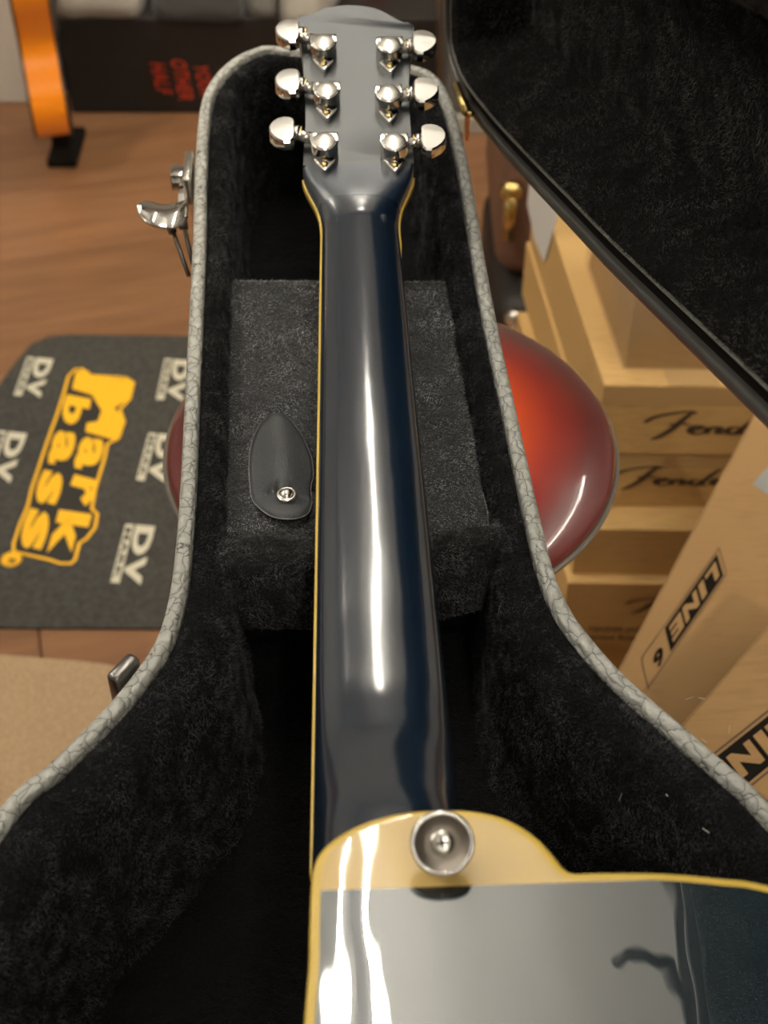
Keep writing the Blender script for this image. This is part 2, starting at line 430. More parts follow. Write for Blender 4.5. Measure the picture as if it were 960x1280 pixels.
# ------------------------------------------------------------------ guitar case, lower shell
ZR = .845; ZB = .73
left_px = [(345, 57), (318, 60), (290, 74), (266, 98), (252, 130), (246, 200), (243, 300), (238, 400), (233, 500), (228, 600), (223, 670), (214, 740), (196, 800), (160, 853), (115, 903), (60, 957), (0, 1011)]
right_px = [(960, 1003), (905, 953), (847, 903), (800, 863), (763, 827), (735, 794), (712, 762), (695, 725), (683, 685), (661, 590), (641, 500), (620, 405), (604, 320), (588, 225), (572, 150), (560, 116), (546, 96), (520, 82), (440, 68)]
def cs(x, y): return Vector((x + .084 * (.35 - y), y))
far = [cs(-.188, .265), cs(-.208, .18), cs(-.203, .09), cs(-.198, .03), cs(-.228, -.08), cs(-.245, -.17), cs(-.225, -.26), cs(-.15, -.32), cs(0, -.34),
       cs(.15, -.32), cs(.225, -.26), cs(.245, -.17), cs(.228, -.08), cs(.198, .03), cs(.203, .11), cs(.205, .2), cs(.188, .27)]
loop = [P(x, y, ZR).xy for x, y in left_px] + far + [P(x, y, ZR).xy for x, y in right_px]
outline = ccw(resample(catmull([tuple(p) for p in loop], 8), .005))
case = thing('guitar_case', 'open black hardshell guitar case with crackled vinyl edge and black plush lining', 'guitar case', (0, .35, ZB))
XYZ = lambda p, h: (p.x, p.y, h)
v, f = sweep_outline(outline, [(.006, ZB), (.001, ZB + .003), (0, ZB + .01), (0, ZR - .02)], XYZ, cap_first=True)
mesh_obj('shell', v, f, M_vinyl_dark, case)
v, f = sweep_outline(outline, [(.0005, ZR - .03), (-.0012, ZR - .028), (-.0014, ZR - .004), (-.0004, ZR - .0005), (.0014, ZR + .0006), (.0048, ZR + .0006), (.0062, ZR - .0008), (.0066, ZR - .008)], XYZ)
trim = mesh_obj('edge_trim', v, f, M_vinyl, case); trim['label'] = 'crackled grey vinyl edge'
def W(a, b):
    def g(p):
        t = min(1, max(0, (.52 - p.y) / .12)); t = t * t * (3 - 2 * t); return a + (b - a) * t
    return g
prof = [(.0066, ZR - .008), (.0076, ZR - .0035), (W(.011, .014), ZR - .0015), (W(.0145, .021), ZR - .002), (W(.0175, .0268), ZR - .005), (W(.0195, .0308), ZR - .012),
        (W(.0205, .033), ZR - .022), (W(.021, .0345), ZR - .035), (W(.0215, .0355), ZR - .05), (W(.022, .0362), ZR - .07), (W(.0225, .037), ZR - .09), (W(.026, .042), ZB + .010)]
v, f = sweep_outline(outline, prof, XYZ)
vv = []
nfix = len(outline) * 2
for i, p in enumerate(v):
    p = Vector(p)
    if i >= nfix:
        a = .0016; q = p * 60
        p = p + Vector((noise.noise(q), noise.noise(q + Vector((9, 2, 5))), noise.noise(q + Vector((3, 7, 1))) * .7)) * a
    vv.append(p)
lining = mesh_obj('lining', vv, f, M_plush, case); lining['label'] = 'black plush lining of the case walls and floor'
fl = [Vector(p) for p in inset(outline, .018)]
bm = bmesh.new(); fa = bm.faces.new([bm.verts.new((p.x, p.y, ZB + .0102)) for p in fl]); bmesh.ops.triangulate(bm, faces=[fa])
lf = bm_obj('floor_lining', bm, M_plush, case, True)
# cushion that carries the guitar body
bm = bmesh.new(); prism_bm(bm, [(-.11, -.2), (.16, -.2), (.13, .1), (-.02, .1)], ZB + .012, .8665, .01, 3); bm_obj('body_cushion', bm, M_plush, case, True)

# accessory compartment lid
def plush_slab(name, px, z1, z0, m, parent, bev=.006, amp=.0008):
    pts = ccw([P(x, y, z1).xy for x, y in px]); pts = ccw(resample([tuple(p) for p in pts], .006))
    # rings from the edge inward so the top carries a dense, slightly uneven pile surface
    rings = []
    c = sum(pts, Vector((0, 0))) / len(pts)
    prof = [(0, z0), (0, z1 - bev), (.25 * bev, z1 - .3 * bev), (bev, z1)]
    for off, h in prof: rings.append([Vector((p.x, p.y, h)) for p in inset(pts, off)])
    base = inset(pts, bev)
    for k in range(1, 12): rings.append([Vector((*(p.lerp(c, k / 12)), z1)) for p in base])
    for r in rings:
        for p in r:
            p.z += amp * 1.5 * noise.noise(p * 35) + amp * noise.noise(p * 110); p.x += amp * noise.noise(p * 70 + Vector((5, 0, 0)))
            p.y += amp * noise.noise(p * 70 + Vector((0, 8, 0)))
    v, f = loft(rings, True, True, True)
    return mesh_obj(name, v, f, m, parent)
ZC = .828
plush_slab('accessory_compartment', [(287, 349), (567, 349), (582, 420), (604, 560), (622, 662), (276, 672), (279, 560), (284, 420)], ZC - .014, ZB + .01, M_plush, case)
comp = plush_slab('compartment_lid', [(285, 346), (563, 347), (574, 392), (583, 430), (596, 530), (613, 652), (612, 668), (276, 678), (278, 560), (283, 420)], ZC, ZC - .013, M_plush_grey, case)
comp['label'] = 'plush lid of the accessory compartment, its sheen and lint painted grey'
# leather pull tab with snap
tab_px = [(343, 526), (360, 530), (376, 543), (388, 565), (391, 590), (388, 604), (389, 622), (384, 638), (368, 648), (350, 648), (335, 640), (322, 627), (314, 612), (311, 580), (315, 548), (328, 529)]
tp = catmull([tuple(P(x, y, ZC + .006).xy) for x, y in tab_px], 5); tp = ccw([Vector(p) for p in tp])
c = sum(tp, Vector((0, 0))) / len(tp); rings = []
def tabz(p):
    a = (p - c); return ZC + .0025 + .0095 * math.exp(-((a.x + .1 * a.y) / .011) ** 2) * (1 if a.y > -.012 else .45) - .002 * math.exp(-((a.y + .013) / .006) ** 2)
for k in range(0, 9):
    q = [p.lerp(c, k / 9) for p in tp]; rings.append([Vector((p.x, p.y, tabz(p))) for p in q])
v, f = loft(rings, True, False, True)
tab = mesh_obj('pull_tab', v, f, M_leather, comp); tab['label'] = 'black leather pull tab'
mod = tab.modifiers.new('s', 'SOLIDIFY'); mod.thickness = .0014; mod.offset = -1
v, f = tube([(*p, tabz(p) - .0005) for p in tp] + [(*tp[0], tabz(tp[0]) - .0005)], .00042, 6); e = mesh_obj('tab_edge', v, f, M_leather_edge, comp); e['label'] = 'pale cut leather edge'
sp = P(358, 618, ZC + .008)
Ms = Matrix.Translation(sp)
v, f = lathe([(.0042, -.004), (.0052, -.0015), (.0052, -.0003), (.0045, .0008), (.0038, .0002), (.0034, .0012), (.002, .0024), (.0002, .0027)], Ms, 28)
mesh_obj('snap_button', v, f, M_chrome_soft, comp)['label'] = 'domed silver snap'

# neck cradle: two plush horns at the near end of the compartment
def horn(px_top, z1, z0):
    return plush_slab('neck_cradle', px_top, z1, z0, M_plush_mid, case, .007, .0012)
h1 = horn([(243, 688), (250, 672), (320, 664), (397, 662), (400, 700), (397, 706), (320, 707), (244, 708)], ZR - .004, ZR - .05)
h2 = horn([(536, 663), (600, 650), (652, 638), (661, 652), (664, 672), (600, 684), (540, 697)], ZR - .004, ZR - .05)
plush_slab('neck_rest', [(250, 690), (655, 668), (660, 690), (398, 706), (252, 716)], ZR - .045, ZB + .012, M_plush, case, .006, .001)

# pale lint caught on the pile
bm = bmesh.new()
for k in range(26):
    px, py = random.uniform(850, 900), random.uniform(930, 1000)
    if k < 10: px, py = random.uniform(770, 940), random.uniform(860, 1040)
    p = P(px, py, ZR - .004)
    q = [p + Vector((random.uniform(-.003, .003), random.uniform(-.003, .003), .0006)) for _ in range(3)]
    w = Vector((.00018, .00018, .0001))
    vs = [bm.verts.new(x) for x in (q[0] - w, q[0] + w, q[1] + w, q[1] - w)]; bm.faces.new(vs)
l = bm_obj('lint', bm, M_cloth, case); l['kind'] = 'stuff'

# draw latch on the left wall
latch = thing('x', '', ''); 
bpy.data.objects.remove(latch)
def A(px, py, z): return P(px, py, z)
bm = bmesh.new()
c0 = A(238, 228, ZR - .012); dz = Vector((-.087, .996, 0)).normalized()
R0 = Matrix.Rotation(math.radians(2), 4, 'Z')
box_bm(bm, c0 + Vector((-.0010, .004, .001)), (.0055, .034, .020), .0018, 3, R0)
keeper = bm_obj('latch', bm, M_chrome_soft, case, True); keeper['label'] = 'open silver draw latch on the left wall'
bm = bmesh.new()
c1 = A(223, 222, ZR - .014)
box_bm(bm, c1, (.009, .013, .012), .001, 2, R0)
box_bm(bm, A(229, 255, ZR - .022), (.007, .022, .004), .001, 2, Matrix.Rotation(.35, 4, 'X'))
bm_obj('latch_hook', bm, M_chrome, keeper, True)
# lever: curved, flared tongue
lv = [(231, 262, .028, -.020), (220, 266, .027, -.019), (208, 268, .025, -.020), (197, 267, .023, -.021), (187, 263, .022, -.019), (179, 260, .018, -.016), (173, 258, .009, -.014)]
rings = []
for px, py, w, dzz in lv:
    p = A(px, py, ZR + dzz); n = 14
    rings.append([p + Vector((0, math.cos(2 * math.pi * k / n) * w * .55, math.sin(2 * math.pi * k / n) * .0022 + (math.cos(2 * math.pi * k / n) ** 2) * -.002)) for k in range(n)])
v, f = loft(rings, True, True, True); mesh_obj('latch_lever', v, f, M_chrome, keeper)
v, f = join_data(tube([A(214, 283, ZR - .026), A(222, 305, ZR - .034), A(236, 345, ZR - .045)], .0014), tube([A(230, 282, ZR - .03), A(235, 305, ZR - .04), A(241, 330, ZR - .048)], .0014),
                 tube([A(212, 281, ZR - .024), A(216, 291, ZR - .029)], .0028), tube([A(228, 272, ZR - .022), A(230, 287, ZR - .028)], .0028))
mesh_obj('latch_wire', v, f, M_steel_dark, keeper)
# second latch lower on the left shoulder, seen as a dark edge
bm = bmesh.new(); d = P(145, 862, ZR).xy - P(178, 828, ZR).xy
box_bm(bm, P(157, 850, ZR - .012), (.007, d.length * .9, .02), .002, 2, Matrix.Rotation(math.atan2(d.y, d.x) - math.pi / 2, 4, 'Z'))
bm_obj('latch_plate', bm, M_steel_dark, case, True)['label'] = 'dark latch plate below the left shoulder'
# hinge at the head end on the right
hv, hf = join_data(tube([A(571, 107, ZR + .002), A(583, 140, ZR + .002)], .0032, 12), tube([A(583, 141, ZR), A(590, 143, ZR + .002)], .002, 8))
hg = mesh_obj('hinge', hv, hf, M_brass, case)
bm = bmesh.new(); box_bm(bm, A(584, 150, ZR - .016), (.002, .018, .022), .0005, 1, R0); bm_obj('hinge_leaf', bm, M_brass, hg)

# ------------------------------------------------------------------ case lid, standing open
psi = math.radians(13); lean = math.radians(-3)
LA = Vector((.05, .93, ZR)); LD = Vector((math.sin(psi), -math.cos(psi), 0))
LU = Vector((math.cos(psi) * math.sin(lean), math.sin(psi) * math.sin(lean), math.cos(lean))); LN = LD.cross(LU)
def L2(px, py): w = PP(px, py, LA, LN) - LA; return (w.dot(LD), w.dot(LU))
vis = [(552, -30), (553, 0), (554, 40), (558, 70), (566, 100), (579, 130), (600, 160), (626, 192), (660, 230), (710, 284), (760, 338), (810, 388), (860, 438), (910, 488), (960, 538), (1000, 580)]
lo = [L2(*q) for q in vis]
rest = [(.60, .055), (.66, .03), (.71, .008), (.80, .0), (.9, .018), (1.0, .0), (1.1, -.005), (1.19, .03), (1.24, .12), (1.25, .24), (1.22, .37), (1.15, .45), (1.05, .475), (.93, .45), (.83, .43), (.7, .43), (.62, .40), (.53, .33), (.44, .285), (.3, .25), (.1, .205), (0, .19), (-.045, .165), (-.06, .12)]
lid_outline = ccw(resample(catmull(lo + rest, 8), .005))
LM = lambda p, h: tuple(LA + LD * p.x + LU * p.y - LN * h)
LDp = .06
cl = bpy.data.objects.new('case_lid', None)
def flipf(f): return [tuple(reversed(q)) for q in f]
v, f = sweep_outline(lid_outline, [(.006, LDp), (.001, LDp - .003), (0, LDp - .01), (0, .004)], LM, cap_first=True)
lid = mesh_obj('lid', v, f, M_vinyl_dark, case); lid['label'] = 'open lid with black plush inside and dark vinyl edge'
v, f = sweep_outline(lid_outline, [(-.0006, .02), (-.001, .003), (0, .0006), (.002, 0), (.0062, 0), (.0068, .001), (.007, .004)], LM)
M_trim = mat('worn_trim_vinyl', (.075, .075, .07), .33, spec=.8)
mesh_obj('lid_edge_trim', v, f, M_trim, lid)
v, f = sweep_outline(lid_outline, [(.007, .004), (.0075, .007), (.0145, .0065), (.015, .004), (.0152, .0018)], LM)
mesh_obj('lid_groove', v, f, M_ink, lid)
v, f = sweep_outline(lid_outline, [(.0152, .003), (.0154, .0014), (.0159, .0010), (.0165, .0014), (.0168, .003), (.017, .007)], LM)
M_lip = mat('lid_lip_vinyl', (.16, .16, .14), .35, spec=.7)
v2 = coords(M_lip); set_normal(M_lip, bump(M_lip, noise_tex(M_lip, v2, 320, 3), .0015))
mesh_obj('lid_lip', v, f, M_lip, lid)
v, f = sweep_outline(lid_outline, [(.0165, .006), (.0175, .0022), (.021, .001), (.027, .004), (.031, .010), (.034, .02), (.037, .032), (.042, .045), (.05, .05)], LM, cap_last=False)
mesh_obj('lid_side_lining', v, f, M_plush_lid, lid)
panel = inset(lid_outline, .048)
cbig = Vector((.35, .18))
rings = []
for k in range(0, 40):
    t = k / 40
    q = [p.lerp(Vector((min(max(p.x, .12), 1.05), .2 + .02 * (p.y > .2))), t) for p in panel]
    rings.append([Vector(LM(p, LDp - .011 + .0035 * noise.noise(Vector((p.x * 6, p.y * 22, 3))) + .0012 * noise.noise(Vector((p.x * 70, p.y * 70, 1))))) for p in q])
v, f = loft(rings); mesh_obj('lid_lining', v, f, M_plush_lid, lid)

# ------------------------------------------------------------------ the electric guitar, face down
ZF = .867; ZBK = .918
gt_ = thing('electric_guitar', 'electric guitar lying face down in the case, dark teal back, cream heel, yellow binding', 'guitar', (0, .25, ZF))
yaw = math.radians(2.1); O = Vector((-.0133, .7006, ZF)); AX = Vector((-math.sin(yaw), math.cos(yaw), 0)); XR = Vector((math.cos(yaw), math.sin(yaw), 0)); UP = Vector((0, 0, 1))
TILT = math.radians(13)
body_px = [(384, 1230), (387, 1160), (389, 1105), (392, 1083), (401, 1063), (424, 1043), (458, 1026), (500, 1015), (545, 1011), (590, 1012), (630, 1021), (664, 1040), (688, 1063), (702, 1081), (709, 1087), (720, 1090), (760, 1089), (830, 1090), (900, 1096), (960, 1105)]
body_w = [P(x, y, ZBK).xy for x, y in body_px]
body_far = [(.165, .245), (.193, .205), (.2, .15), (.185, .09), (.17, .03), (.185, -.05), (.212, -.12), (.205, -.19), (.15, -.235), (.03, -.25), (-.1, -.24), (-.175, -.2), (-.205, -.13), (-.19, -.06), (-.16, 0), (-.155, .05), (-.16, .1), (-.14, .15), (-.11, .165), (-.085, .15), (-.06, .115), (-.038, .13), (-.027, .18)]
bo = ccw(resample(catmull([tuple(p) for p in body_w] + body_far, 8), .0022))
bm = bmesh.new(); prism_bm(bm, bo[::2], ZBK - .05, ZBK - .004)
bm_obj('body', bm, M_back, gt_); 
v, f = sweep_outline(bo, [(0, ZBK - .0045), (-.0002, ZBK - .003), (0, ZBK - .0012), (.0006, ZBK - .0003), (.0016, ZBK), (.0032, ZBK + .00005)], XYZ)
mesh_obj('body_binding', v, f, M_bind, gt_)['label'] = 'bright yellow binding along the body edge'
inner = inset(bo, .0031)
la = P(397, 1113, ZBK).xy; lb = P(715, 1103, ZBK).xy; ldir = (lb - la).normalized(); ln_ = Vector((-ldir.y, ldir.x))
def clip(poly, sgn):
    out = []; n = len(poly)
    for i in range(n):
        a, b = poly[i], poly[(i + 1) % n]; da = (a - la).dot(ln_) * sgn; db = (b - la).dot(ln_) * sgn
        if da >= 0: out.append(a)
        if (da >= 0) != (db >= 0): out.append(a.lerp(b, da / (da - db)))
    return out
def fill(name, poly, z, m, par):
    'triangulated flat fill of a closed loop, facing up'
    vs_, _, fs_, *_r = delaunay_2d_cdt([Vector(p) for p in poly], [], [list(range(len(poly)))], 1, 1e-6)
    fs_ = [tuple(f_) if (vs_[f_[1]] - vs_[f_[0]]).cross(vs_[f_[2]] - vs_[f_[0]]) > 0 else tuple(reversed(f_)) for f_ in fs_]
    return mesh_obj(name, [(p.x, p.y, z) for p in vs_], fs_, m, par, False)
for nm, s, m in (('heel_cap', 1, M_cream), ('back_panel', -1, M_back)):
    o = fill(nm, clip(inner, s), ZBK, m, gt_)
    o['label'] = {'heel_cap': 'cream curved heel', 'back_panel': 'glossy dark teal back'}[nm]

def lerp_tab(t, u):
    for (a, x), (b, y) in zip(t, t[1:]):
        if u <= b: k = (u - a) / (b - a); k = max(0, k); return x + (y - x) * k
    return t[-1][1]
def smooth_tab(t): 
    def g(u):
        return sum(lerp_tab(t, u + d) for d in (-.006, -.003, 0, .003, .006)) / 5
    return g
Wt = smooth_tab([(-.44, .0284), (0, .0215), (.01, .0219), (.018, .0235), (.026, .0268), (.034, .030), (.043, .0322), (.06, .0318)])
Dt = smooth_tab([(-.44, .0508), (-.425, .0505), (-.405, .046), (-.385, .038), (-.365, .0305), (-.34, .0258), (-.30, .0238), (-.02, .0208), (.0, .0205), (.01, .019), (.022, .017), (.035, .0153), (.05, .0148), (.07, .0148)])
Nt = smooth_tab([(-.44, 3.2), (-.39, 2.6), (-.3, 2.25), (-.01, 2.1), (.01, 2.2), (.022, 2.7), (.032, 4), (.040, 7), (.047, 14), (.07, 16)])
def frame(u):
    k = min(1, max(0, (u + .004) / .012)); th = TILT * k
    n = Vector((-AX.x * math.sin(th), -AX.y * math.sin(th), math.cos(th)))
    hd = AX * math.cos(TILT) + UP * math.sin(TILT)
    c = O + (AX * u if u < 0 else hd * u)
    return c, n
def section(u, n=34, base=.0052):
    c, up = frame(u); w, d, e = Wt(u), Dt(u), Nt(u); out = []
    for k in range(n + 1):
        t = math.cos(math.pi * k / n); t = math.copysign(abs(t) ** (1 if e < 4 else .75), t)
        z = base + (d - base) * max(0, 1 - abs(t) ** e) ** (1 / e)
        out.append(c + XR * (w * t) + up * z)
    return out
us = [-.43 + .004 * k for k in range(109)]
v, f = loft([section(u) for u in [-.43 + .003 * k for k in range(159)] if u <= .0441], False)
pass
mesh_obj('neck', v, f, M_neck, gt_)['label'] = 'slim dark blue neck, glossy'
hu = [.044, .0455, .047]
v, f = loft([section(u) for u in hu], False)
HD = AX * math.cos(TILT) + UP * math.sin(TILT); HN = Vector((-AX.x * math.sin(TILT), -AX.y * math.sin(TILT), math.cos(TILT)))
MH = Matrix(((XR.x, HD.x, HN.x, O.x), (XR.y, HD.y, HN.y, O.y), (XR.z, HD.z, HN.z, O.z), (0, 0, 0, 1)))
OB = O + HN * .0148
def H2(px, py): w = PP(px, py, OB, HN) - O; return (w.dot(XR), w.dot(HD))
head_px = [(380, 181), (382, 146), (380, 96), (376.5, 58), (373, 35), (372, 21), (378, 19), (390, 18), (399, 13), (410, 9), (437, 6.5), (462, 9), (480, 15), (495, 24), (508, 29), (517, 31), (516, 44), (513, 70), (511, 102), (512, 140), (515, 181)]
hp = [H2(*q) for q in head_px]
hp2 = catmull(hp, 5, False); ub = .044
hp2 = [p for p in hp2 if p[1] > ub] + [(Wt(ub), ub), (-Wt(ub), ub)]
bmh = bmesh.new(); prism_bm(bmh, hp2, .003, .0148, .0009, 2, MH)
bmesh.ops.recalc_face_normals(bmh, faces=bmh.faces[:]); meh = bpy.data.meshes.new('h'); bmh.to_mesh(meh); bmh.free()
hv, hf = join_data((v, f), ([x.co.copy() for x in meh.vertices], [tuple(p.vertices) for p in meh.polygons]))
head = mesh_obj('headstock', hv, hf, M_head, gt_); sharp(head, 40); head['label'] = 'satin grey black back of the headstock'
bmf = bmesh.new(); prism_bm(bmf, hp2, 0, .003, 0, 1, MH); bm_obj('headstock_face', bmf, M_ebony, gt_)
# fingerboard and its binding
def strip(side, z0, z1, w_o, us):
    R = []
    for u in us:
        w_out = w_o if (side < 0 or u > -.012) else w_o - .0022 * min(1, (-.012 - u) / .03)
        c, up = frame(u); x0 = side * (Wt(u) - .0012); x1 = side * (Wt(u) + w_out)
        R.append([c + XR * x0 + up * z0, c + XR * x1 + up * z0, c + XR * x1 + up * (z1 - .0006), c + XR * (x1 - side * .0005) + up * z1, c + XR * x0 + up * z1])
    return loft(R, True, True, True)
for s in (-1, 1):
    v, f = strip(s, .0002, .0056, .0011, [-.41 + .004 * k for k in range(114)])
    mesh_obj('neck_binding', v, f, M_bind, gt_)
R = []
for u in us[4:]:
    if u > 0: break
    c, up = frame(u); w = Wt(u) - .0012; R.append([c - XR * w, c + XR * w, c + XR * w + up * .0056, c - XR * w + up * .0056])
v, f = loft(R, True, True, True); mesh_obj('fingerboard', v, f, M_ebony, gt_, False)

# tuning machines
def XF(v, M): return [M @ Vector(p) for p in v]
def tuner(px, py, side, idx, bpx):
    x, u = H2(px, py)
    # the pixel marks the raised cap: slide down to the foot of the housing
    hgt = .0115; top = .0148 + hgt
    w = PP(px, py, O + HN * top, HN) - O; x, u = w.dot(XR), w.dot(HD)
    bw = PP(bpx[0], bpx[1], O + HN * (.0148 + .0095), HN) - O; bx, bu = bw.dot(XR), bw.dot(HD)
    r = .0079; pts = [(x + r, u + .0068), (x - r, u + .0068)] + [(x - r * math.cos(a), u - r * 1.02 * math.sin(a)) for a in [math.pi * k / 14 for k in range(15)]]
    bm = bmesh.new(); prism_bm(bm, pts, .0148, top, .0009, 3, MH)
    hs = bm_obj('tuner_housing', bm, M_chrome, gt_); sharp(hs, 40)
    cap = lathe([(.0066, -.0003), (.0066, .0002), (.0062, .0004), (.0002, .0005)], MH @ Matrix.Translation((x, u - .0005, top)), 32)
    mesh_obj('housing_cap', *cap, M_chrome_soft, hs)
    bm = bmesh.new()
    tri = [(x - .0066, u - .0062), (x + .0066, u - .0062), (x + .0052, u - .0095), (x + .001, u - .0158), (x - .001, u - .0158), (x - .0052, u - .0095)]
    prism_bm(bm, tri, .0148, .0185, .0008, 2, MH)
    tb = bm_obj('screw_tab', bm, M_chrome, hs); sharp(tb, 40)
    sc = lathe([(.0021, 0), (.0021, .0006), (.0014, .0012), (.0002, .0014)], MH @ Matrix.Translation((x, u - .0112, .0185)), 16)
    mesh_obj('screw', *sc, M_brass, hs)
    sgn = side; zc = .0148 + .0062
    ex = bx - sgn * .0085  # inner end of the button
    sh = tube(XF([(x + sgn * .005, bu * .6 + u * .4, zc), (x + sgn * .012, bu * .75 + u * .25, zc), (ex, bu, zc)], MH), .0036, 16); mesh_obj('tuner_shaft', *sh, M_chrome, hs)
    cl_ = tube(XF([(ex - sgn * .0042, bu, zc), (ex - sgn * .0032, bu, zc)], MH), .0043, 18); mesh_obj('washer', *cl_, M_brass, hs)
    cl_ = tube(XF([(ex - sgn * .0026, bu, zc), (ex + sgn * .0005, bu, zc)], MH), .0047, 18); mesh_obj('collar', *cl_, M_chrome, hs)
    # button: kidney outline, two facets meeting in a ridge
    prof = [(0, .0068), (.0008, .0092), (.003, .0106), (.0065, .0109), (.0102, .0096), (.0132, .0066), (.0149, .0025), (.015, 0), (.0146, -.003), (.0125, -.0065), (.0095, -.0092), (.006, -.0112), (.0025, -.0108), (.0006, -.0085), (0, -.0055), (0, 0)]
    prof = [(a, b) for a, b in prof]
    V = []; Fc = []
    def put(a, b, z): V.append(MH @ Vector((ex + sgn * a, bu + b, zc + z))); return len(V) - 1
    n = len(prof); cxm = .007
    ring = lambda k, z, tilt: [put(cxm + (a - cxm) * k, b * k, z - abs(b) * k * tilt) for a, b in prof]
    rs = [ring(.86, -.0048, -.10), ring(.97, -.0036, -.06), ring(1, -.001, 0), ring(1, .0015, 0), ring(.97, .0038, .06), ring(.88, .005, .10)]
    for a, b in zip(rs, rs[1:]):
        for j in range(n): Fc.append((a[j], a[(j + 1) % n], b[(j + 1) % n], b[j]))
    top_ = rs[-1]; i0 = 15; i1 = 7
    Fc.append(tuple(top_[j] for j in [15] + list(range(0, 8)))); Fc.append(tuple(top_[j] for j in range(7, 16)))
    bot = rs[0]; Fc.append(tuple(bot[::-1]))
    bt = mesh_obj('tuner_button', V, Fc, M_chrome, hs); sharp(bt, 22)
    if sgn < 0: bt.data.flip_normals()
for i, (a, b, s, bp) in enumerate([(404, 51, -1, (357, 38)), (408, 111, -1, (357, 101)), (405, 175, -1, (350, 162)), (487, 54, 1, (533, 52)), (486, 115, 1, (535, 112)), (493, 176, 1, (544, 171))]):
    tuner(a, b, s, i, bp)

# strap button on the heel
bc = P(553, 1054, ZBK + .0135)
Mb = Matrix.Translation(bc) @ Matrix.Rotation(math.radians(34), 4, 'X') @ Matrix.Translation((0, 0, -.0165))
v, f = lathe([(.0070, -.003), (.0078, .0015), (.0070, .0036), (.0055, .006), (.0054, .009), (.0068, .0120), (.0098, .0143), (.0105, .0153), (.0105, .0162), (.0099, .0168), (.009, .0166), (.0085, .0160), (.0066, .0146), (.0050, .0140), (.0001, .0138)], Mb, 48)
sb = mesh_obj('strap_button', v, f, M_dish, gt_); sb['label'] = 'round metal strap button with a cross head screw'
v, f = lathe([(.0102, .0146), (.01065, .0156), (.0103, .0168), (.0094, .0169), (.0087, .0162)], Mb, 48, False)
mesh_obj('button_rim', v, f, M_chrome, sb)
v, f = lathe([(.0043, .0137), (.0045, .0146), (.0040, .0153), (.0022, .0157), (.0001, .0158)], Mb, 32); scr = mesh_obj('screw', v, f, M_chrome_soft, sb)
bm = bmesh.new()
for a in (0, math.pi / 2): box_bm(bm, Vector((0, 0, .0157)), (.0042, .0009, .0006), 0, 1, Matrix.Rotation(a + .15, 4, 'Z'))
bmesh.ops.transform(bm, matrix=Mb, verts=bm.verts)
sl = bm_obj('screw_slot', bm, M_ink, sb)

# ------------------------------------------------------------------ round stool under the case
sc_ = P(489, 560, .70); ZS = ZB - .001
st = thing('round_stool', 'red sunburst round stool seat with grey piping, under the guitar case', 'stool', (sc_.x, sc_.y, 0))
SR = .1452
def at_stool(name, prof, m, n=64, par=None, cap=True):
    v, f = lathe(prof, Matrix.Identity(4), n, cap); me = bpy.data.meshes.new(name); me.from_pydata([tuple(p) for p in v], [], f); me.update(); me.materials.append(m)
    for p in me.polygons: p.use_smooth = True
    o = bpy.data.objects.new(name, me); COL.objects.link(o); o.parent = par or st; return o
dome = [(SR, .699)] + [(SR * math.cos(a) , .701 + (ZS - .701) * math.sin(a) ** .8) for a in [math.pi / 2 * k / 14 for k in range(1, 14)]] + [(.0005, ZS)]
at_stool('seat', dome, M_burst)['label'] = 'glossy red sunburst seat top'
R = []
for k in range(12):
    a = 2 * math.pi * k / 12; R.append((SR + .0003 + .0020 * math.cos(a), .7 + .0020 * math.sin(a)))
v, f = lathe(R + [R[0]], Matrix.Identity(4), 96)
pip = at_stool('piping', R + [R[0]], mat('grey_piping', (.14, .12, .1), .6), 96, None, False)
at_stool('seat_rim', [(SR - .001, .6985), (SR - .014, .684), (SR - .026, .672), (.001, .652)], M_vinyl_dark)
at_stool('post', [(.028, .652), (.022, .6), (.02, .3), (.022, .04), (.03, .03)], M_steel_dark)
at_stool('foot_plate', [(.13, .001), (.13, .012), (.12, .018), (.03, .03), (.001, .03)], M_steel_dark)

# ------------------------------------------------------------------ printed floor mat
mt = thing('floor_mat', 'black floor mat with yellow and cream lettering on the wood floor', 'mat', P(120, 600, 0))
bmm = bmesh.new()
FL = .004
mat_px = [(-197, 775), (-120, 655), (-20, 507), (20, 452), (38, 430), (60, 420), (85, 418), (160, 419), (330, 421), (420, 424), (400, 560), (380, 786), (200, 785), (0, 784), (-190, 783)]
mp_ = ccw([P(x, y, FL).xy for x, y in mat_px]); prism_bm(bmm, mp_, .0003, FL, .001, 1)
mb = bm_obj('mat_sheet', bmm, M_mat, mt)
def q(a, b, c, z=FL): return [P(*a, z), P(*b, z), P(*c, z)]
# outlined yellow logo: a yellow silhouette, a dark inner line, then the letters
def offs(poly, d):
    pts = ccw([Vector(p) for p in poly]); n = len(pts); out = []
    for i in range(n):
        a = (pts[i] - pts[i - 1]).normalized(); b = (pts[(i + 1) % n] - pts[i]).normalized(); na = Vector((-a.y, a.x)); nb = Vector((-b.y, b.x))
        mvec = (na + nb); k = max(.4, mvec.length_squared / 2); out.append(pts[i] - mvec / k * .5 * d * 1.0)
    return out
logo_px = [(93, 461), (104, 460), (110, 468), (158, 471), (169, 478), (164, 499), (152, 512), (157, 527), (150, 548), (136, 556), (133, 572), (127, 592), (121, 612), (117, 636), (124, 642), (121, 660), (110, 674), (101, 680), (96, 700), (90, 706), (75, 706), (60, 701), (15, 691), (15, 680), (23, 655), (33, 632), (38, 610), (48, 580), (57, 553), (69, 520), (78, 492), (84, 470)]
base = [P(x, y, FL).xy for x, y in logo_px]
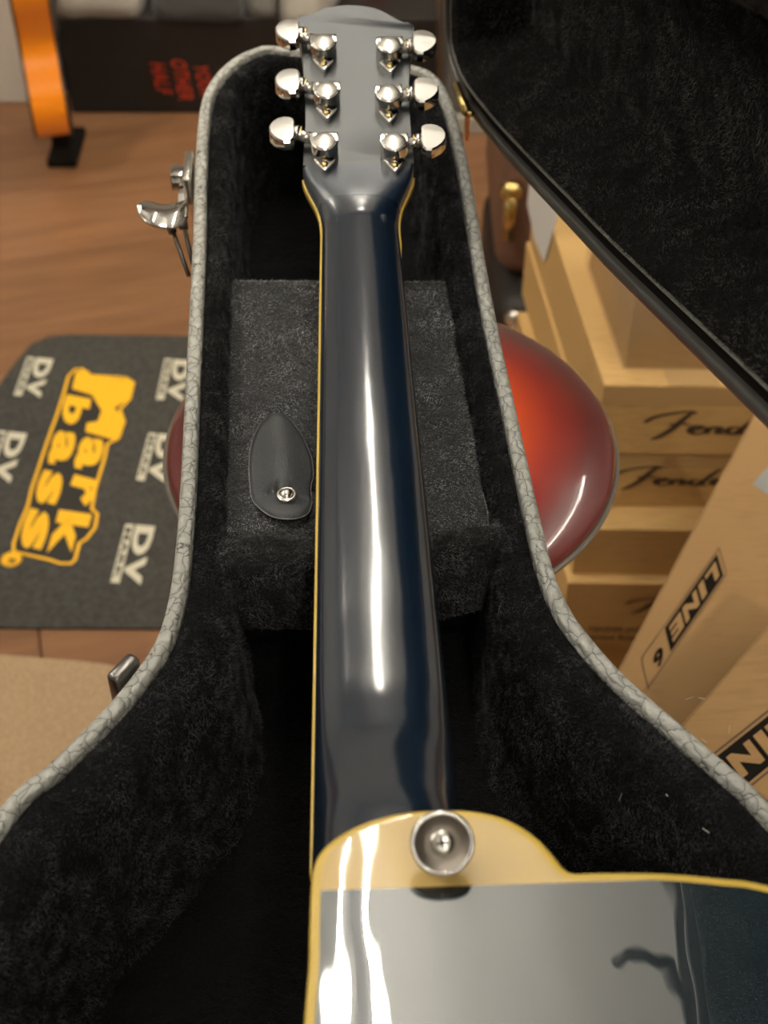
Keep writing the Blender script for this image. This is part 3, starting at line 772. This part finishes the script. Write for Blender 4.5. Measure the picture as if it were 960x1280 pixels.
def flat(name, poly, z, m, par):
    bm = bmesh.new(); fa = bm.faces.new([bm.verts.new((p.x, p.y, z)) for p in ccw([Vector(p) for p in poly])]); bmesh.ops.triangulate(bm, faces=[fa])
    o = bm_obj(name, bm, m, par)
    if o.data.polygons[0].normal.z < 0: o.data.flip_normals()
    return o
flat('logo_border', offs(base, .0), FL + .0004, M_yellow, mb)
flat('logo_ground', offs(base, -.0085), FL + .0007, M_black_print, mb)
def glyph_line(txt, a, b, ups, m, z, par, bold=.035, name='letter'):
    'letters set one by one along a line from a to b; ups gives the height vector in pixels per letter'
    n = len(txt)
    for i, ch in enumerate(txt):
        s0 = i / n + .012; s1 = (i + 1) / n - .012; u0 = ups[i] if isinstance(ups, list) else ups
        p0 = (a[0] + (b[0] - a[0]) * s0, a[1] + (b[1] - a[1]) * s0); p1 = (a[0] + (b[0] - a[0]) * s1, a[1] + (b[1] - a[1]) * s1)
        print_text(name, ch, [P(*p0, z), P(*p1, z), P(p0[0] + u0[0], p0[1] + u0[1], z)], m, par, bold, 0, .0002)
def C(x, y): return (x / 3.046, 400 + y / 3.046)
zl = FL + .0008
mpoly = [(290, 195), (335, 192), (345, 212), (500, 228), (508, 240), (492, 300), (435, 335), (472, 372), (448, 460), (325, 425), (330, 392), (372, 385), (387, 345), (350, 285), (275, 262)]
flat('letter', [P(*C(*p), zl + .0003).xy for p in mpoly], zl + .0003, M_yellow, mb)
for ch, a, b, u in (('b', (250, 283), (228, 390), (98, 18)), ('a', (312, 442), (276, 562), (92, 14)), ('r', (283, 588), (246, 688), (92, 24)), ('k', (225, 722), (178, 888), (125, 18)),
                    ('a', (212, 418), (176, 545), (85, 12)), ('s', (160, 568), (126, 692), (88, 20)), ('s', (106, 713), (68, 862), (92, 24))):
    print_text('letter', ch, [P(*C(*a), zl), P(*C(*b), zl), P(*C(a[0] + u[0], a[1] + u[1]), zl)], M_yellow, mb, .045, 0, .0002)
# registered dot
v, f = lathe([(.0001, FL + .0006), (.011, FL + .0006), (.0135, FL + .0004)], Matrix.Translation(P(15, 702, 0)), 20); mesh_obj('printed_dot', v, f, M_yellow, mb)
print_text('letter', 'R', q((11, 698), (9, 706), (20, 699), FL + .0008), M_black_print, mb, .02)
# small cream logos: big DV over a small MARK
def dv(a, b, up):
    # a: start of the big letters (top of picture), b: their end, up: letter height vector
    z = FL + .0004; X = lambda p, k, j=0: (p[0] + up[0] * k, p[1] + up[1] * k)
    mid = ((a[0] + b[0]) / 2, (a[1] + b[1]) / 2)
    print_text('letter', 'D', [P(*X(a, .36), z), P(*X(mid, .36), z), P(*X(a, 1), z)], M_cream_print, mb, .05, 0, .0001)
    m2 = (mid[0] + (b[0] - a[0]) * .02, mid[1] + (b[1] - a[1]) * .02)
    print_text('letter', 'V', [P(*X(m2, .36), z), P(*X(b, .36), z), P(*X(m2, 1), z)], M_cream_print, mb, .05, 0, .0001)
    o = print_poly('printed_bar', [(0, 0), (1, 0), (1, 1), (0, 1)], [P(*a, z), P(*b, z), P(*X(a, .29), z)], M_cream_print, mb, -.0 + .0001)
    print_text('letter', 'MARK', [P(*X((a[0] + (b[0] - a[0]) * .06, a[1] + (b[1] - a[1]) * .06), .05), z), P(*X((a[0] + (b[0] - a[0]) * .94, a[1] + (b[1] - a[1]) * .94), .05), z), P(*X((a[0] + (b[0] - a[0]) * .06, a[1] + (b[1] - a[1]) * .06), .24), z)], M_black_print, mb, .03, 0, .0003)
dv((34, 446), (17, 494), (33, 3)); dv((-2, 538), (-24, 600), (36, 4)); dv((157, 655), (138, 728), (37, 3)); dv((186, 541), (170, 600), (35, 3)); dv((206, 448), (195, 499), (33, 3))

# beige felt pad in the near left corner
rg = [(-120, 812), (0, 818), (100, 826), (185, 838), (240, 846), (260, 1150), (-200, 1150)]
bm = bmesh.new(); prism_bm(bm, [P(x, y, .03).xy for x, y in rg], .0005, .03, .004, 2)
tag(bm_obj('floor_pad', bm, M_rug, None, True), 'beige felt covered low pad at the near left corner of the floor', 'rug'); sharp(bpy.data.objects['floor_pad'], 40)

# ------------------------------------------------------------------ things along the far side of the floor
pl = thing('display_plinth', 'white display plinth behind the orange guitar', 'plinth', (-.9, 2.6, 0))
bm = bmesh.new(); box_bm(bm, Vector((-.970, 2.63, .31)), (.80, .5, .62), .004); bm_obj('plinth_body', bm, M_white, pl)
YB = 2.345
bx = thing('black_carton', 'low black carton with red sideways lettering, on the floor behind the case', 'box', (-.1, 2.6, 0))
bm = bmesh.new(); box_bm(bm, Vector((-.230, YB + .26, .0895)), (.64, .52, .177), .003); cb = bm_obj('carton_body', bm, M_blackbox, bx)
NB = Vector((0, -1, 0))
def qb(a, b, c): return [PP(*a, (0, YB, 0), NB) for a in (a, b, c)]
print_text('lettering', 'HALF', qb((187, 78), (197, 117), (206, 79)), M_red_print, bx, .0, .1, .0012)
print_text('lettering', 'OTHER', qb((213, 74), (224, 124), (232, 75)), M_red_print, bx, .0, .1, .0012)
print_text('lettering', 'YOUR', qb((242, 81), (251, 120), (260, 82)), M_red_print, bx, .0, .1, .0012)
bm = bmesh.new(); box_bm(bm, Vector((-.230, YB + .26, .1795)), (.63, .012, .002)); bm_obj('lid_seam', bm, M_ink, bx)
def cloth(name, px, z, h, m, label, seed):
    pts = ccw(resample(catmull([tuple(P(x, y, z).xy) for x, y in px], 5), .012)); c = sum(pts, Vector((0, 0))) / len(pts); R = []
    for k in range(14):
        t = k / 14; R.append([Vector((*p.lerp(c, t), z + .001 + h * (1 - (1 - min(1, t * 3.2)) ** 2) * (1 + .35 * noise.noise(Vector((p.x * 14 * (1 - t), p.y * 14 * (1 - t), seed)))) + .35 * h * abs(noise.noise(Vector((p.lerp(c, t).x * 40, p.lerp(c, t).y * 14, seed + 4)))) * min(1, 3 * t))) for p in pts])
    v, f = loft(R, True, True, True); return tag(mesh_obj(name, v, f, m), label, 'cloth')
cloth('folded_cloth', [(76, 21), (76, -8), (116, -60), (190, -60), (184, -6), (176, 17), (160, 23), (110, 22)], .179, .05, M_cloth, 'pale grey crumpled cloth on the left end of the black carton', 1)
cloth('folded_cloth', [(196, 22), (192, -14), (220, -60), (300, -60), (305, -6), (300, 25), (250, 27)], .179, .04, M_cloth_dark, 'dark cloth heap in the middle of the black carton', 5)
cloth('folded_cloth', [(312, 18), (306, -10), (320, -50), (345, -50), (348, 0), (344, 22)], .179, .035, M_cloth_grey, 'small grey cloth beside the dark heap on the black carton', 9)
cloth('folded_cloth', [(352, 30), (350, -14), (370, -60), (450, -60), (420, 10), (400, 34), (375, 38)], .179, .06, M_cloth, 'pale cloth on the black carton right behind the top left tuner', 12)
# red and white strip behind the headstock
bm = bmesh.new(); box_bm(bm, P(468, -14, .19), (.05, .03, .02), .003); tag(bm_obj('red_packet', bm, M_red_print), 'flat red packet on the carton above the headstock tip', 'packet')
# carpeted riser to the right of the head end
rs_ = thing('carpeted_riser', 'grey carpeted riser with pale kick strip behind the hinge of the case', 'riser', (.42, 2.45, 0))
bm = bmesh.new(); box_bm(bm, Vector((.36, 2.495, .11)), (.50, .42, .16), .02, 4); rb = bm_obj('riser_carpet', bm, M_cloth_grey, rs_, True)
bm = bmesh.new(); box_bm(bm, Vector((.36, 2.49, .0155)), (.502, .43, .03), .002); bm_obj('kick_strip', bm, M_cloth, rs_)

# orange guitar standing edge-on
og = thing('orange_guitar', 'orange electric guitar seen edge-on, standing on a black floor stand', 'guitar', (-.5, 2.4, 0))
oh = [(-.07, .083), (-.118, .115), (-.13, .16), (-.108, .21), (-.09, .25), (-.096, .285), (-.115, .33), (-.113, .39), (-.08, .44)]
ol = catmull([(0, .075)] + oh + [(0, .455)] + [(-x, y) for x, y in oh[::-1]], 6)
xo = P(47, 163, .05); oc = Vector((-.552, 2.20, 0)); th = .056
Mo = Matrix.Translation(oc) @ Matrix.Rotation(math.radians(13.5), 4, 'Z') @ Matrix(((0, 0, 1, 0), (1, 0, 0, 0), (0, 1, 0, 0), (0, 0, 0, 1)))
bm = bmesh.new(); prism_bm(bm, ol, -th / 2, th / 2, 0, 1, Mo); o = bm_obj('body', bm, M_orange, og); sharp(o, 40)
for s in (-1, 1):
    bm = bmesh.new(); prism_bm(bm, [tuple(p) for p in inset(ccw([Vector(p) for p in ol]), -.0015)], s * th / 2 - (.002 if s > 0 else .002), s * th / 2 + .002, 0, 1, Mo); bm_obj('body_binding', bm, M_dark_bind, og)
bm = bmesh.new(); box_bm(bm, Vector((0, .70, 0)), (.05, .50, .022), .006, 2)
bmesh.ops.transform(bm, matrix=Mo, verts=bm.verts); bm_obj('neck', bm, M_brown, og)
bm = bmesh.new(); prism_bm(bm, [(-.03, .94), (.03, .94), (.045, .99), (.035, 1.1), (-.035, 1.1), (-.045, .99)], -.008, .008, .002, 1, Mo); bm_obj('headstock', bm, M_orange, og)
sd = thing('guitar_stand', 'black low stand under the orange guitar', 'stand', (-.5, 2.35, 0))
bm = bmesh.new(); box_bm(bm, oc + Vector((.012, .02, .0085)), (.05, .11, .016), .004); bm_obj('foot', bm, M_ink, sd)
bm = bmesh.new(); box_bm(bm, oc + Vector((.006, .03, .045)), (.03, .05, .058), .004); bm_obj('post', bm, M_ink, sd)

# ------------------------------------------------------------------ cartons on the right
YS = math.radians(6.2); SD = Vector((-math.sin(YS), math.cos(YS), 0)); SX = Vector((math.cos(YS), math.sin(YS), 0)) * 1.0
SX = Vector((math.cos(math.radians(1)), math.sin(math.radians(-1)), 0))
C0 = Vector((.213, 1.10, 0))
Wb, Lb = .52, .37
script_F = [[(0, .62), (.06, .80), (.16, .92), (.30, 1.0), (.33, .93)], [(.31, .98), (.25, .7), (.19, .4), (.10, .12), (.06, .08)], [(.17, .56), (.24, .60), (.31, .58)],
            [(.31, .36), (.37, .42), (.39, .52), (.34, .52), (.32, .36), (.36, .26), (.42, .32)], [(.44, .5), (.43, .28)], [(.43, .36), (.48, .5), (.52, .46), (.51, .3), (.55, .32)],
            [(.66, .48), (.60, .5), (.57, .36), (.62, .28), (.67, .44), (.73, .72), (.78, .92)], [(.67, .44), (.66, .3), (.70, .3)],
            [(.74, .36), (.79, .42), (.80, .52), (.76, .52), (.74, .36), (.78, .28), (.84, .34)], [(.86, .52), (.85, .28)], [(.86, .4), (.90, .5), (.96, .5)]]
def carton(z0, z1, y_off, x_off, label, cardm, logo=None, tape=True):
    c = C0 + SX * x_off; c.y += y_off
    t = thing('cardboard_carton', label, 'box', c + Vector((.25, .15, z0)), 'cartons stacked beside the guitar case')
    def pt(a, b): return c + SX * a + SD * b
    fp = [pt(0, 0), pt(Wb, 0), pt(Wb, Lb), pt(0, Lb)]
    bm = bmesh.new(); prism_bm(bm, [p.xy for p in fp], z0 + .0006, z1, .002, 2); bdy = bm_obj('carton_body', bm, cardm, t)
    fn = SX.cross(Vector((0, 0, 1))).normalized()
    def fq(a0, a1, h0, h1, l=0): return [pt(a0, 0) + Vector((0, 0, h0)) + fn * l, pt(a1, 0) + Vector((0, 0, h0)) + fn * l, pt(a0, 0) + Vector((0, 0, h1)) + fn * l]
    h = z1 - z0
    if tape:
        print_poly('tape', [(0, 0), (1, 0), (1, 1), (0, 1)], fq(.0, Wb, z1 - h * .28, z1 - .002), M_tape, t, .0005)
        g = [pt(Wb * .12, .0), pt(Wb * .12 + .05, 0), pt(Wb * .12, Lb)]
        print_poly('tape', [(0, 0), (1, 0), (1, 1), (0, 1)], [p + Vector((0, 0, z1)) for p in g], M_tape, t, .0005)
    if logo:
        x0, x1, h0, h1 = logo; V_, F_ = strokes(script_F, .055)
        mesh_obj('printed_logo', on_quad(V_, fq(x0, x1, h0, h1), .0011), F_, M_ink_soft, t, False)
    return t, fq, pt
fsz = dict()
carton(.334, .424, 0, 0, 'pale cardboard carton with black script logo, top of the stack of five', M_card, (.045, .19, .352, .392))
carton(.256, .3335, .004, -.004, 'pale cardboard carton with black script logo, second from top of the stack', M_card, (.028, .165, .278, .314))
t3, fq3, _ = carton(.187, .2555, -.030, -.012, 'pale cardboard carton with a black ring mark, in the middle of the stack', M_card, None, False)
R1 = []
ring_pts = [(.5 + .5 * math.cos(2 * math.pi * k / 24), .5 + .5 * math.sin(2 * math.pi * k / 24)) for k in range(24)]
V_ = ring_pts + [(.5 + (x - .5) * .62 + .04, .5 + (y - .5) * .55) for x, y in ring_pts]
F_ = [(k, (k + 1) % 24, 24 + (k + 1) % 24, 24 + k) for k in range(24)]
mesh_obj('printed_ring', on_quad(V_, fq3(.115, .185, .212, .238), .0011), F_, M_ink, t3, False)
t4, fq4, _ = carton(.087, .1865, -.043, -.018, 'pale cardboard carton with faint script logo and small print, second from the bottom', M_card, (.065, .18, .138, .165), False)
print_text('printed_words', 'FENDER JAPAN', fq4(.03, .10, .108, .116), M_ink_soft, t4, .02, 0, .0011)
print_text('printed_words', 'Japanese Rosewood', fq4(.02, .11, .094, .103), M_ink_soft, t4, .03, 0, .0011)
carton(.0005, .0865, -.035, -.010, 'pale cardboard carton at the bottom of the stack', M_card, None, False)
# paper labels on the left sides of the top cartons
NS = Vector((-math.cos(YS), -math.sin(YS), 0))
lt = [o for o in bpy.data.objects if o.name.startswith('cardboard_carton')]
SO = C0 + NS * .0015
paper = [[(662, 225), (700, 262), (680, 328), (668, 300), (659, 255)], [(677, 356), (688, 399), (676, 392), (667, 381)]]
for pp, par in zip(paper, (lt[0], lt[1])):
    w = [PP(*a, SO, NS) for a in pp]; mesh_obj('paper_label', w, [tuple(range(len(w)))], M_paper, par, False)['label'] = 'white paper label'
# box wrapped in clear film on top of the stack
wb = thing('wrapped_box', 'brown box in clear plastic film lying on top of the carton stack', 'box', P(800, 450, .4245))
c = P(781, 459, .4245); fx = [c, c + SX * .30, c + SX * .30 + SD * .17, c + SD * .17]
bm = bmesh.new(); prism_bm(bm, [p.xy for p in fx], .4246, .545, .004, 2); bm_obj('carton_body', bm, M_card3, wb)
fx2 = [c - SX * .003 - SD * .003, c + SX * .303 - SD * .003, c + SX * .303 + SD * .175, c - SX * .003 + SD * .175]
bm = bmesh.new(); prism_bm(bm, [p.xy for p in fx2], .4246, .549, .012, 3); fo = bm_obj('film', bm, M_film, wb, True)
print_poly('tape', [(0, 0), (1, 0), (1, 1), (0, 1)], [c + Vector((0, 0, .44)) - SD * .001 + SX * .02, c + Vector((0, 0, .44)) - SD * .001 + SX * .10, c + Vector((0, 0, .52)) - SD * .001 + SX * .02], M_tape, wb, .0006)

# large cartons in front with boxed block lettering
def flat_carton(label, a, b, z0, z1, ext0, ext1, width, quad, six, cardm):
    d = (b - a).normalized(); d.z = 0; r = Vector((d.y, -d.x, 0))
    p0 = a - d * ext0; p1 = b + d * ext1
    t = thing('large_carton', label, 'box', Vector((p0.x, p0.y, z0)), 'large brown cartons at the right')
    bm = bmesh.new(); prism_bm(bm, [p.xy for p in (p0, p1, p1 + r * width, p0 + r * width)], z0, z1, .003, 2); bm_obj('carton_body', bm, cardm, t)
    Q = [P(*x, z1) for x in quad]
    o_, e_, u_ = Q; ax = e_ - o_; uy = u_ - o_
    print_poly('logo_ground', [(0, 0), (1, 0), (1, 1), (0, 1)], [o_, e_, u_], M_ink, t, .0006)
    for i, ch in enumerate('LINE'):
        s = (.055, .30, .44, .735)[i]; e = (.265, .395, .70, .945)[i]
        print_text('letter', ch, [o_ + ax * s + uy * .17, o_ + ax * e + uy * .17, o_ + ax * s + uy * .83 ], cardm, t, .055, 0, .0010)
    print_text('letter', '6', [P(*six[0], z1), P(*six[1], z1), P(*six[2], z1)], M_ink, t, .04, 0, .0006)
    # thin frame line round the whole mark
    fr = [(-.06, -.12), (1.42, -.12), (1.42, 1.12), (-.06, 1.12)]
    V_ = fr + [(x + (.012 if x < 1 else -.012), y + (.05 if y < 1 else -.05)) for x, y in fr]
    mesh_obj('logo_frame', on_quad(V_, [o_, e_, u_], .0006), [(k, (k + 1) % 4, 4 + (k + 1) % 4, 4 + k) for k in range(4)], M_ink_soft, t, False)
    return t, d, r
a1 = P(775, 830, .45); b1 = P(935, 530, .45)
t1, d1, r1 = flat_carton('large brown carton with boxed black lettering, lower of the two', a1, b1, .0006, .45, .05, .02, .36, [(896, 693), (831, 785.5), (904, 720)], [(826, 806), (815, 823), (832, 822)], M_card2)
w = [P(x, y, .45) + Vector((0, 0, .0006)) for x, y in ((941, 606), (952, 592), (975, 570), (990, 610), (958, 618))]
mesh_obj('tape', w, [tuple(range(len(w)))[::-1]], M_grey_tape, t1, False)['label'] = 'grey tape patch'
a2 = P(855, 900, .56); b2 = P(960, 780, .56)
flat_carton('large brown carton lying on the other, boxed lettering cut by the frame', a2, b2, .4506, .56, .02, .10, .24, [(978, 881), (868, 968), (1009, 919)], [(850, 985), (835, 1000), (862, 1003)], M_card2)

# cases standing behind the stack
def hard_case(name, label, c, d, m, latches, yawd=0):
    t = thing(name, label, 'case', (c.x, c.y, c.z - d[2] / 2)); R_ = Matrix.Rotation(math.radians(yawd), 4, 'Z')
    bm = bmesh.new(); box_bm(bm, c, d, min(d) * .3, 5, R_); bm_obj('case_body', bm, m, t, True)
    for lc in latches:
        v, f = join_data(tube([c + R_ @ Vector(lc), c + R_ @ (Vector(lc) + Vector((0, .0, -.07)))], .009, 10), lathe([(.016, -.004), (.013, .006), (.001, .01)], Matrix.Translation(c + R_ @ Vector(lc)) @ Matrix.Rotation(math.pi / 2, 4, 'X'), 16))
        mesh_obj('latch', v, f, M_brass if m is M_brown else M_chrome_soft, t)
hard_case('leather_case', 'brown leather case with brass latches standing behind the carton stack', Vector((.215, 1.80, .27)), (.13, .30, .26), M_brown, [(-.05, -.155, .02)])
hard_case('black_case', 'black case with silver latch lying under the brown leather case', Vector((.208, 1.76, .0702)), (.12, .32, .139), M_blackbox, [(-.03, -.162, .05)])

# ------------------------------------------------------------------ short pile on the plush, as real fibres
import numpy as np
def pile(o, count, length, m, inside, nap, seed, ymin=-9, width=.0004, stand=.38):
    rng = np.random.default_rng(seed); me = o.data
    n = len(me.vertices); co = np.empty(n * 3); me.vertices.foreach_get('co', co); co = co.reshape(-1, 3)
    me.calc_loop_triangles(); t = np.empty(len(me.loop_triangles) * 3, dtype=np.int32); me.loop_triangles.foreach_get('vertices', t); t = t.reshape(-1, 3)
    a, b, c = co[t[:, 0]], co[t[:, 1]], co[t[:, 2]]; nr = np.cross(b - a, c - a); ar = np.linalg.norm(nr, axis=1)
    keep = (ar > 1e-12) & ((a[:, 1] + b[:, 1] + c[:, 1]) / 3 > ymin); a, b, c, nr, ar = a[keep], b[keep], c[keep], nr[keep], ar[keep]
    nr = nr / ar[:, None]
    sg = np.sign(np.einsum('ij,ij->i', nr, np.array(inside) - a)); nr = nr * sg[:, None]
    k = rng.choice(len(ar), count, p=ar / ar.sum()); u = rng.random(count); w = rng.random(count); f_ = u + w > 1; u[f_] = 1 - u[f_]; w[f_] = 1 - w[f_]
    p = a[k] + (b[k] - a[k]) * u[:, None] + (c[k] - a[k]) * w[:, None]; N = nr[k]
    # the nap leans in patches that drift across the cloth
    ph = np.sin(p[:, 0] * 61 + 3 * np.sin(p[:, 1] * 37)) + np.sin(p[:, 1] * 83 + 2 * np.sin(p[:, 0] * 51 + p[:, 2] * 40))
    D = np.array(nap)[None, :] + np.stack([np.cos(ph * 1.6), np.sin(ph * 1.6), 0 * ph], 1) * .55 + rng.normal(0, .45, (count, 3))
    D = D - N * np.einsum('ij,ij->i', D, N)[:, None]; D = D * .75 + N * stand + rng.normal(0, .12, (count, 3)); D /= np.linalg.norm(D, axis=1)[:, None]
    L = length * (.6 + .7 * rng.random(count))[:, None]
    s_ = np.cross(D, rng.normal(0, 1, (count, 3))); s_ /= np.linalg.norm(s_, axis=1)[:, None]; s_ *= width / 2
    V = np.stack([p - s_ - N * .0002, p + s_ - N * .0002, p + D * L], 1).reshape(-1, 3)
    m2 = bpy.data.meshes.new('pile'); m2.vertices.add(count * 3); m2.vertices.foreach_set('co', V.ravel())
    m2.loops.add(count * 3); m2.loops.foreach_set('vertex_index', np.arange(count * 3, dtype=np.int32))
    m2.polygons.add(count); m2.polygons.foreach_set('loop_start', np.arange(0, count * 3, 3, dtype=np.int32))
    m2.update(); m2.validate()
    q_ = link('pile', m2, m, o, False); q_['kind'] = 'stuff'; return q_
def pile_mat(name, c0, c1, sc):
    m = mat(name, c0, .7, spec=.25); v_ = coords(m); n_ = noise_tex(m, v_, sc, 3, .65)
    lk(m, ramp(m, n_, [(.36, c0), (.66, c1)]), B(m).inputs['Base Color']); return m
PB = pile_mat('pile_black', (.006, .006, .0065), (.1, .098, .103), 85)
PG = pile_mat('pile_grey', (.2, .2, .205), (.75, .75, .77), 60)  # compartment lid fibres, sheen and lint again painted as grey
PM = pile_mat('pile_mid', (.03, .03, .032), (.2, .2, .206), 75)
PLm = pile_mat('pile_lid', (.008, .007, .007), (.12, .11, .11), 45)
pile(lining, 260000, .0024, PB, (0, .45, 1.1), (.1, -.3, .1), 3, .15)
pile(comp, 70000, .0016, PG, (0, .6, 2), (.2, -.5, 0), 4)
pile(h1, 14000, .002, PM, (-.05, .3, 1.2), (.2, -.4, -.2), 5); pile(h2, 14000, .002, PM, (.02, .3, 1.2), (.2, -.4, -.2), 6)
pile(bpy.data.objects['lid_side_lining'], 90000, .0024, PLm, (-.4, .4, 1.1), (.1, .2, -.4), 7)
pile(bpy.data.objects['lid_lining'], 200000, .0024, PLm, (-.9, .4, 1.1), (.3, -.2, -.5), 8)
